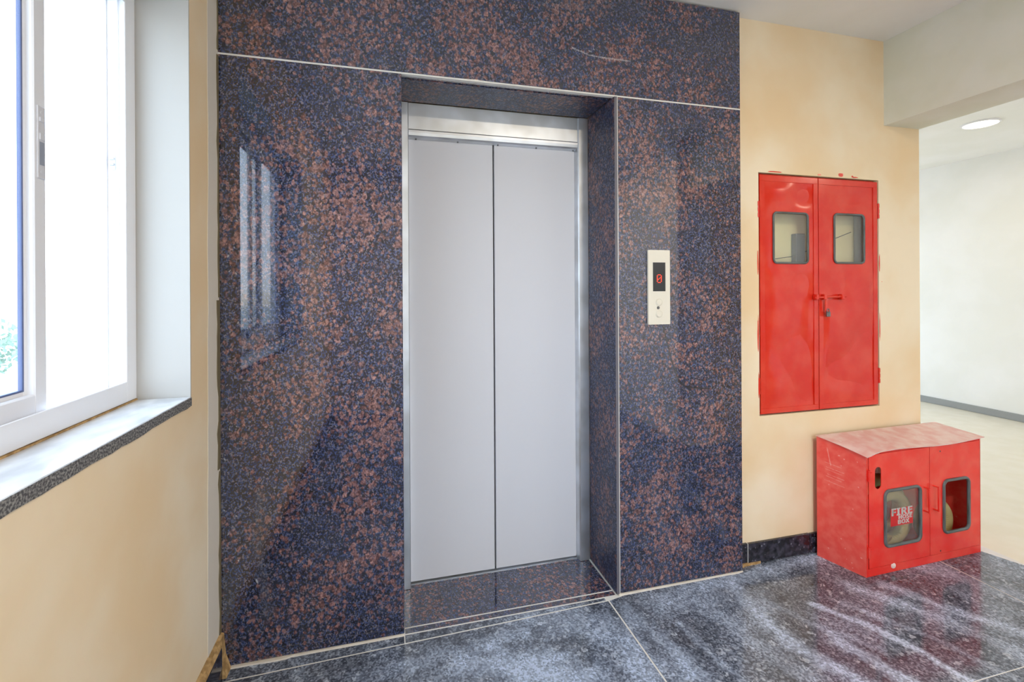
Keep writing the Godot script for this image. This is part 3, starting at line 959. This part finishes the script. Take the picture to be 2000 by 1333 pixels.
func call_panel() -> void:
	var c := thing("call_panel", Vector3(0.678, 1.338, 0.0), "white lift call panel showing a red zero on the granite", "call panel")
	var s := begin()
	prism(s, round_rect(-0.0545, 0.0545, -0.165, 0.165, 0.004, 3), 2, 0.0, 0.009)
	add(s, "face_plate", M.panel, c)
	var d := add(bx(-0.031, 0.031, -0.018, 0.110, 0.005, 0.0097), "display", M.display, c, "black display window")
	s = begin()
	var rows := ["01110", "10001", "10001", "10011", "10101", "11001", "10001", "10001", "01110"]
	for r in rows.size():
		for q in 5:
			if rows[r][q] == "1":
				var p := Vector3(-0.0100 + q * 0.0050, 0.055 - r * 0.0042, 0.0097)
				box(s, p - Vector3(0.0017, 0.0016, 0.0), p + Vector3(0.0017, 0.0016, 0.0006))
	add(s, "led_digit", M.led, d, "red dot matrix zero")
	for y in [-0.066, -0.118]:
		s = begin()
		lathe(s, Vector3(-0.002, y, 0.009), Vector3.BACK, [Vector2(0.0175, 0.0), Vector2(0.0175, 0.0015), Vector2(0.0160, 0.0022), Vector2(0.0145, 0.0010), Vector2(0.0140, 0.0032), Vector2(0.012, 0.0042), Vector2(0.0, 0.0042)], 28)
		add(s, "call_button", M.panel, c)
	s = begin()
	lathe(s, Vector3(-0.006, -0.091, 0.009), Vector3.BACK, [Vector2(0.0065, 0.0), Vector2(0.0065, 0.002), Vector2(0.005, 0.003), Vector2(0.0, 0.003)], 18)
	add(s, "key_switch", M.iron, c)

func dents(list: Array) -> Callable:
	return func(x: float, y: float) -> float:
		var v := 0.0
		for d in list:
			var q := Vector2((x - d[0]) / d[2], (y - d[1]) / d[3]).rotated(d[5] if d.size() > 5 else 0.0)
			v += 1.7 * d[4] * exp(-q.length_squared())
		return v

func wall_cabinet() -> void:
	# local origin: lower left corner of the opening, z = 0 on the wall face
	var c := thing("wall_cabinet", Vector3(1.262, 0.707, WZ), "red sheet-metal cabinet with two glazed doors set in the cream wall", "cabinet")
	var W := 0.760
	var H := 1.190
	var s := begin()
	for r in [[0.0, 0.010, 0.0, H], [W - 0.010, W, 0.0, H], [0.0, W, 0.0, 0.006], [0.0, W, H - 0.006, H]]:
		box(s, Vector3(r[0], r[2], -0.042), Vector3(r[1], r[3], -0.026))
	add(s, "frame", M.red_gloss, c, "red angle frame")
	add(bx(0.004, W - 0.004, 0.004, H - 0.004, -0.099, -0.092), "back_plate", mat(c8(226, 220, 168), 0.7), c, "yellowish back of the cabinet")
	add(bx(0.285, 0.345, 0.70, 0.905, -0.091, -0.060, 0.003), "valve_box", mat(c8(92, 92, 96), 0.6), c)
	s = begin()
	tube(s, [Vector3(0.705, 0.02, -0.072), Vector3(0.705, 0.6, -0.072), Vector3(0.705, 1.15, -0.072)], 0.016, 12)
	add(s, "pipe", mat(c8(110, 112, 116), 0.5), c)
	s = begin()
	tube(s, [Vector3(0.10, 0.765, -0.085), Vector3(0.25, 0.785, -0.055), Vector3(0.42, 0.83, -0.085), Vector3(0.50, 0.865, -0.085), Vector3(0.64, 0.92, -0.055)], 0.002, 6)
	add(s, "wire", M.black, c)
	var doors := [
		{"x0": 0.008, "x1": 0.362, "win": [0.089, 0.298, 0.749, 0.998], "d": dents([[0.13, 0.5, 0.12, 0.22, 0.007, 0.6], [0.24, 0.62, 0.10, 0.10, -0.006], [0.20, 0.30, 0.16, 0.20, -0.007, -0.5], [0.10, 0.14, 0.12, 0.10, 0.006], [0.30, 0.12, 0.10, 0.10, -0.004], [0.10, 1.10, 0.10, 0.08, 0.0035], [0.28, 1.09, 0.07, 0.05, -0.004], [0.31, 0.45, 0.05, 0.12, 0.004]])},
		{"x0": 0.366, "x1": 0.752, "win": [0.466, 0.662, 0.752, 1.003], "d": dents([[0.52, 0.62, 0.10, 0.12, -0.007, 0.7], [0.64, 0.55, 0.12, 0.18, 0.008, -0.5], [0.47, 0.45, 0.10, 0.16, 0.006], [0.66, 0.30, 0.10, 0.20, -0.007], [0.50, 0.20, 0.12, 0.08, -0.005], [0.50, 0.08, 0.14, 0.06, 0.004], [0.60, 1.08, 0.12, 0.06, -0.003]])},
	]
	for d in doors:
		var n := Node3D.new()
		n.name = "cabinet_door"
		c.add_child(n, true)
		var wn: Array = d.win
		var hole := round_rect(wn[0], wn[1], wn[2], wn[3], 0.020)
		var edge: Callable = d.d
		var x0: float = d.x0
		var x1: float = d.x1
		var soft := func(x: float, y: float) -> float:      # stiff along the folds and round the pane
			var f := smoothstep(0.0, 0.07, minf(minf(x - x0, x1 - x), minf(y - 0.008, H - 0.010 - y)))
			var gx: float = maxf(maxf(wn[0] - x, x - wn[1]), 0.0)
			var gy: float = maxf(maxf(wn[2] - y, y - wn[3]), 0.0)
			return edge.call(x, y) * f * smoothstep(0.0, 0.06, sqrt(gx * gx + gy * gy))
		s = begin()
		holed_sheet(s, x0, x1, 0.008, H - 0.010, hole, -0.004, 0.004, soft, 26)
		add(s, "door_sheet", M.red_gloss, n)
		for e in [[x0, x1, 0.008, 0.034], [x0, x1, H - 0.040, H - 0.010], [x0, x0 + 0.028, 0.034, H - 0.040], [x1 - 0.028, x1, 0.034, H - 0.040]]:
			add(bx(e[0], e[1], e[2], e[3], -0.005, -0.0005, 0.001), "border_strip", M.red_gloss, n)
		var loop := []
		for p in hole:
			loop.append(Vector3(p.x, p.y, -0.001))
		s = begin()
		tube(s, loop, 0.0052, 8, true)
		add(s, "gasket", M.rubber, n, "grey rubber gasket")
		s = begin()
		prism(s, hole, 2, -0.008, -0.005)
		add(s, "pane", M.glass, n)
	for p in [[0.0, 1.01], [0.0, 0.147], [W, 1.028], [W, 0.16]]:
		s = begin()
		var hx: float = p[0]
		tube(s, [Vector3(hx, p[1] - 0.040, -0.002), Vector3(hx, p[1] + 0.040, -0.002)], 0.0045, 10)
		for k in 3:
			tube(s, [Vector3(hx, p[1] - 0.038 + 0.028 * k, -0.002), Vector3(hx, p[1] - 0.020 + 0.028 * k, -0.002)], 0.0055, 10)
		add(s, "hinge", M.red_gloss, c)
	# sliding bolt with its guides and hasp
	s = begin()
	tube(s, [Vector3(0.322, 0.575, 0.014), Vector3(0.52, 0.580, 0.014)], 0.0055, 10)
	for x in [0.335, 0.385, 0.498]:
		box(s, Vector3(x - 0.009, 0.564, -0.002), Vector3(x + 0.009, 0.592, 0.021), 0.003)
	add(s, "bolt", M.red_gloss, c)
	s = begin()
	box(s, Vector3(0.386, 0.505, 0.012), Vector3(0.400, 0.575, 0.017), 0.002)
	add(s, "hasp", M.red_gloss, c)
	# slips of red paint on the wall round the cabinet
	for q in [[0.509, 1.205, 0.019, 0.009], [0.585, 1.200, 0.007, 0.005], [0.37, 1.198, 0.010, 0.004], [0.10, 1.197, 0.05, 0.003], [0.60, 1.197, 0.02, 0.003], [-0.005, 0.75, 0.003, 0.07], [-0.006, 0.40, 0.004, 0.09], [-0.004, 0.15, 0.003, 0.06], [W + 0.004, 0.42, 0.003, 0.07], [W + 0.004, 0.75, 0.003, 0.05], [W + 0.02, 0.655, 0.002, 0.002]]:
		var poly := PackedVector2Array()
		for k in 14:
			var a := TAU * k / 14
			poly.append(Vector2(q[0], q[1]) + Vector2(cos(a) * q[2], sin(a) * q[3]) * rng.randf_range(0.75, 1.15))
		s = begin()
		prism(s, poly, 2, 0.0, 0.0006)
		add(s, "paint_slip", M.red_gloss, c, "slip of red paint on the wall")
	# padlock on the hasp
	var p := thing("padlock", Vector3(1.262 + 0.402, 0.707 + 0.478, WZ + 0.018), "small grey padlock hanging on the red cabinet bolt", "padlock")
	s = begin()
	box(s, Vector3(-0.011, 0.0, -0.006), Vector3(0.011, 0.026, 0.006), 0.003)
	add(s, "lock_body", M.iron, p)
	var arc := [Vector3(-0.007, 0.022, 0)]
	for k in 9:
		arc.append(Vector3(-0.007 * cos(PI * k / 8), 0.032 + 0.008 * sin(PI * k / 8), 0))
	arc.append(Vector3(0.007, 0.022, 0))
	s = begin()
	tube(s, arc, 0.0022, 8)
	add(s, "shackle", M.iron, p)

func hose_box() -> void:
	# local: x along the front, z outwards, origin at the lower front left corner
	var at := Vector3(1.628, 0, 0.186)
	var b := thing("fire_hose_box", at, "red fire hose box with a dusty lid standing on the dark floor", "fire hose box", "", 0.0185)
	var W := 0.757
	var D := -0.206
	var H := 0.570
	var s := begin()
	var side := PackedVector2Array([Vector2(0, 0), Vector2(0.004, 0), Vector2(-0.048, D), Vector2(-0.052, D)])
	var top := PackedFloat32Array([H - 0.013, H - 0.013, H + 0.024, H + 0.024])
	for k in 4:
		var p0 := side[k]
		var p1 := side[(k + 1) % 4]
		quad(s, Vector3(p0.x, 0, p0.y), Vector3(p1.x, 0, p1.y), Vector3(p1.x, top[(k + 1) % 4], p1.y), Vector3(p0.x, top[k], p0.y), [Vector3.BACK, Vector3.RIGHT, Vector3.FORWARD, Vector3.LEFT][k])
	quad(s, Vector3(side[0].x, top[0], side[0].y), Vector3(side[1].x, top[1], side[1].y), Vector3(side[2].x, top[2], side[2].y), Vector3(side[3].x, top[3], side[3].y), Vector3.UP)
	add(s, "side_panel", M.red_side, b, "scuffed side with scratched paint")
	s = begin()
	prism(s, PackedVector2Array([Vector2(W - 0.004, 0), Vector2(W, 0), Vector2(W, D), Vector2(W - 0.004, D)]), 1, 0.0, H)
	add(s, "side_panel", M.red_side, b)
	add(bx(-0.048, W - 0.004, 0.002, H, D, D + 0.003), "back_panel", M.red_box, b)
	s = begin()
	prism(s, PackedVector2Array([Vector2(0.004, -0.004), Vector2(W - 0.004, -0.004), Vector2(W - 0.004, D + 0.003), Vector2(-0.046, D + 0.003)]), 1, 0.004, 0.010)
	add(s, "bottom_panel", M.red_box, b)
	s = begin()
	box(s, Vector3(0.0, 0.0, -0.004), Vector3(0.013, H - 0.013, 0.0), 0.001)
	box(s, Vector3(0.013, 0.0, -0.004), Vector3(W, 0.036, 0.0), 0.001)
	box(s, Vector3(W - 0.009, 0.036, -0.004), Vector3(W, H, 0.0), 0.001)
	box(s, Vector3(0.09, H - 0.012, -0.004), Vector3(W - 0.009, H - 0.003, -0.002), 0.0005)
	add(s, "front_rim", M.red_box, b)
	# bent lid
	var lift := func(u: float, v: float) -> float:      # u along the front 0..1, v back to front 0..1
		return 0.026 * (1.0 - v) + 0.006 * sin(u * 7.0) * v - 0.014 * exp(-pow(u / 0.06, 2.0)) * v * v + 0.006 * u * v
	s = begin()
	var NX := 30
	var NZ := 12
	var lp := func(i: int, k: int, o: float) -> Vector3:
		var u := float(i) / NX
		var v := float(k) / NZ
		var xl := lerpf(-0.060, -0.008, v)
		return Vector3(lerpf(xl, W + 0.010, u), H + 0.0015 + lift.call(u, v) + o, lerpf(D, 0.012, v))
	for i in NX:
		for k in NZ:
			var n := func(a: int, c: int) -> Vector3:
				var p: Vector3 = lp.call(mini(a + 1, NX), c, 0.0) - lp.call(maxi(a - 1, 0), c, 0.0)
				var q: Vector3 = lp.call(a, mini(c + 1, NZ), 0.0) - lp.call(a, maxi(c - 1, 0), 0.0)
				return q.cross(p).normalized()
			var A: Vector3 = lp.call(i, k, 0.0)
			var B: Vector3 = lp.call(i + 1, k, 0.0)
			var C: Vector3 = lp.call(i + 1, k + 1, 0.0)
			var E: Vector3 = lp.call(i, k + 1, 0.0)
			tri_n(s, A, B, C, n.call(i, k), n.call(i + 1, k), n.call(i + 1, k + 1))
			tri_n(s, A, C, E, n.call(i, k), n.call(i + 1, k + 1), n.call(i, k + 1))
			var dn := Vector3(0, -0.002, 0)
			quad(s, A + dn, B + dn, C + dn, E + dn, Vector3.DOWN)
			if i == 0:
				quad(s, A, E, E + dn, A + dn, Vector3.LEFT)
			if i == NX - 1:
				quad(s, B, C, C + dn, B + dn, Vector3.RIGHT)
			if k == 0:
				quad(s, A, B, B + dn, A + dn, Vector3.FORWARD)
			if k == NZ - 1:
				quad(s, E, C, C + dn * 2.0, E + dn * 2.0, Vector3.BACK)
	add(s, "lid", M.lid, b, "dusty pink bent sheet lid")
	# doors
	var none := func(_x: float, _y: float) -> float: return 0.0
	for d in [{"x0": 0.015, "x1": 0.399, "win": [0.110, 0.336, 0.127, 0.385], "glazed": true}, {"x0": 0.402, "x1": W - 0.010, "win": [0.492, 0.666, 0.136, 0.389], "glazed": false}]:
		var n := Node3D.new()
		n.name = "box_door"
		b.add_child(n, true)
		var w: Array = d.win
		var hole := round_rect(w[0], w[1], w[2], w[3], 0.026)
		s = begin()
		if d.glazed:                                   # a band at the top holds the oval slot
			var slot := round_rect(0.052, 0.090, 0.400, 0.502, 0.0189, 6)
			holed_sheet(s, d.x0, d.x1, 0.040, 0.392, hole, 0.0025, 0.003, none, 4)
			holed_sheet(s, d.x0, 0.20, 0.392, 0.562, slot, 0.0025, 0.003, none, 4)
			box(s, Vector3(0.20, 0.392, -0.0005), Vector3(d.x1, 0.562, 0.0025))
		else:
			holed_sheet(s, d.x0, d.x1, 0.040, 0.562, hole, 0.0025, 0.003, none, 4)
		add(s, "door_sheet", M.red_box, n)
		var loop := []
		for p in hole:
			loop.append(Vector3(p.x, p.y, 0.004))
		s = begin()
		tube(s, loop, 0.0072, 10, true)
		add(s, "gasket", M.rubber, n, "thick grey rubber gasket")
		if d.glazed:
			s = begin()
			prism(s, hole, 2, -0.003, 0.0)
			add(s, "pane", M.glass, n)
			add_sticker(n)
		# pull handle
		var hx: float = 0.362 if d.glazed else 0.424
		s = begin()
		tube(s, [Vector3(hx, 0.262, 0.0), Vector3(hx, 0.262, 0.026)], 0.0035, 8)
		tube(s, [Vector3(hx, 0.374, 0.0), Vector3(hx, 0.374, 0.026)], 0.0035, 8)
		tube(s, [Vector3(hx, 0.258, 0.026), Vector3(hx, 0.378, 0.026)], 0.0040, 8)
		add(s, "handle", M.red_box, n)
	for y in [0.535, 0.052]:
		s = begin()
		lathe(s, Vector3(0.472, y, 0.0026), Vector3.BACK, [Vector2(0.004, 0.0), Vector2(0.0, 0.0004)], 10)
		add(s, "bolt_hole", M.black, b)
	for y in [0.467, 0.114]:
		s = begin()
		tube(s, [Vector3(0.013, y - 0.026, 0.004), Vector3(0.013, y + 0.026, 0.004)], 0.0055, 8)
		box(s, Vector3(0.013, y - 0.014, 0.0), Vector3(0.032, y + 0.014, 0.005), 0.001)
		add(s, "hinge", M.red_box, b)
	s = begin()
	lathe(s, Vector3(0.165, 0.030, 0.0), Vector3.BACK, [Vector2(0.014, 0.0), Vector2(0.012, 0.004), Vector2(0.0, 0.006)], 10)
	add(s, "paint_chip", mat(c8(240, 214, 208), 0.7), b, "flake of pale paint")
	# what is inside
	var basis := Basis(Vector3.UP, 0.0185)
	var h := thing("fire_hose", at + basis * Vector3(0.30, 0.012, -0.105), "cream canvas fire hose coiled inside the red box", "hose", "", 0.0185)
	for ring in [[-0.03, 0.200, -0.045, 0.150], [-0.02, 0.180, 0.0, 0.115], [0.275, 0.128, 0.010, 0.088]]:
		var pts := []
		for k in 40:
			var a := TAU * k / 40
			pts.append(Vector3(ring[0] + cos(a) * ring[3], ring[1] + 0.0 + sin(a) * ring[3], ring[2]))
		s = begin()
		tube(s, pts, 0.030, 12, true)
		add(s, "hose_coil", M.hose, h)
	var nz := thing("hose_nozzle", at + basis * Vector3(0.165, 0.035, -0.026), "brass hose nozzle lying inside the red fire hose box", "nozzle", "", 0.0185)
	s = begin()
	lathe(s, Vector3(-0.005, 0.115, 0.0), Vector3(0.10, -0.35, 0.93).normalized(), [Vector2(0.0, -0.02), Vector2(0.016, -0.02), Vector2(0.020, 0.0), Vector2(0.021, 0.012), Vector2(0.017, 0.014), Vector2(0.0, 0.012)], 20)
	add(s, "nozzle_tip", M.brass, nz)
	s = begin()
	tube(s, [Vector3(-0.03, -0.02, 0.0), Vector3(-0.02, 0.06, 0.0), Vector3(0.0, 0.13, -0.01)], 0.012, 10)
	add(s, "nozzle_pipe", M.iron, nz)

func add_sticker(parent: Node3D) -> void:
	var z := 0.0004
	var s := bx(0.150, 0.292, 0.213, 0.294, z, z + 0.0004)
	var mesh := s.commit()
	mesh.surface_set_material(0, M.sticker)
	var font := SystemFont.new()
	font.font_names = PackedStringArray(["Droid Sans"])
	font.font_weight = 800
	var t := begin()
	for row in [["FIRE", 0.222, 0.278, 0.0335, 1.42], ["HOSE", 0.243, 0.2505, 0.0190, 1.40], ["BOX", 0.232, 0.2290, 0.0190, 1.45]]:
		var tm := TextMesh.new()
		tm.font = font
		tm.text = row[0]
		tm.font_size = 64
		tm.pixel_size = 1.0 / 64.0
		tm.depth = 0.01
		var bb := tm.get_aabb()
		var k: float = row[3] / maxf(bb.size.y, 0.01)
		var c := bb.get_center()
		for off in [Vector2(-1, 0), Vector2(1, 0), Vector2(0, 1), Vector2(0, -1)]:
			t.append_from(tm, 0, Transform3D(Basis().scaled(Vector3(k * row[4], k, 0.06)), Vector3(row[1] - c.x * k * row[4] + off.x * 0.0008, row[2] - c.y * k + off.y * 0.0005, z + 0.0006)))
	# hose reel drawing beside the words
	var dm := begin()
	for q in [[0.168, 0.229, 0.0105], [0.181, 0.234, 0.0075], [0.188, 0.224, 0.0055], [0.176, 0.245, 0.0045], [0.273, 0.226, 0.006], [0.282, 0.224, 0.0045]]:
		lathe(dm, Vector3(q[0], q[1], z + 0.0004), Vector3.BACK, [Vector2(q[2], 0.0), Vector2(q[2], 0.0003), Vector2(0.0, 0.0003)], 14)
	t.append_from(dm.commit(), 0, Transform3D())
	t.commit(mesh)
	mesh.surface_set_material(1, M.print)
	var o := MeshInstance3D.new()
	o.name = "sticker"
	o.mesh = mesh
	o.set_meta("label", "red sticker with white words FIRE HOSE BOX")
	parent.add_child(o, true)

func ceiling_lamp(at: Vector3, r: float, energy: float, label: String) -> void:
	var l := thing("ceiling_lamp", at, label, "ceiling lamp")
	var s := begin()
	lathe(s, Vector3.ZERO, Vector3.DOWN, [Vector2(r * 1.12, 0.0), Vector2(r * 1.12, 0.010), Vector2(r * 1.02, 0.014), Vector2(r, 0.012)], 32)
	add(s, "lamp_ring", M.pvc, l)
	s = begin()
	lathe(s, Vector3.ZERO, Vector3.DOWN, [Vector2(r, 0.0), Vector2(r, 0.011), Vector2(0.0, 0.011)], 32)
	add(s, "lamp_diffuser", M.lamp, l, "glowing round diffuser")
	var a := AreaLight3D.new()
	a.name = "lamp_light"
	a.area_size = Vector2(r * 1.7, r * 1.7)
	a.light_color = Color(1.0, 0.93, 0.82)
	a.light_energy = energy
	a.shadow_enabled = true
	a.area_range = 12.0
	a.rotation_degrees.x = -90
	a.position.y = -0.02
	l.add_child(a)

func lamps() -> void:
	ceiling_lamp(Vector3(4.31, 2.70, -0.946), 0.11, 0.6, "round glowing ceiling lamp in the white corridor")
	ceiling_lamp(Vector3(4.31, 2.70, 2.4), 0.11, 0.6, "round corridor ceiling lamp beyond the partition wall")
	ceiling_lamp(Vector3(0.75, CEIL, 2.2), 0.10, 2.8, "round lobby ceiling lamp in front of the lift")

func outdoors() -> void:
	tag(add(bx(-60, GL - 0.188, -0.9, -0.6, -60, 60), "ground_outside", M.concrete), "pale concrete ground outside the window", "", "structure")
	var t := thing("shrub", Vector3(-8.35, -0.6, -9.6), "green leafy shrub outside the window", "shrub")
	var s := begin()
	tube(s, [Vector3(0, 0, 0), Vector3(0.05, 0.5, 0), Vector3(0.0, 1.1, 0.05)], 0.06, 8)
	add(s, "stem", M.bark, t)
	s = begin()
	for k in 900:
		var dir := Vector3(rng.randfn(), rng.randfn(), rng.randfn()).normalized()
		var c := Vector3(0, 0.85, 0) + dir * Vector3(0.75, 0.70, 0.75) * pow(rng.randf(), 0.4)
		var u := Vector3(rng.randfn(), rng.randfn(), rng.randfn()).normalized() * 0.07
		var v := u.cross(Vector3(rng.randfn(), rng.randfn(), rng.randfn())).normalized() * 0.035
		tri(s, c - u, c + v, c + u, dir)
		tri(s, c - u, c - v, c + u, dir)
	add(s, "foliage", M.foliage, t)
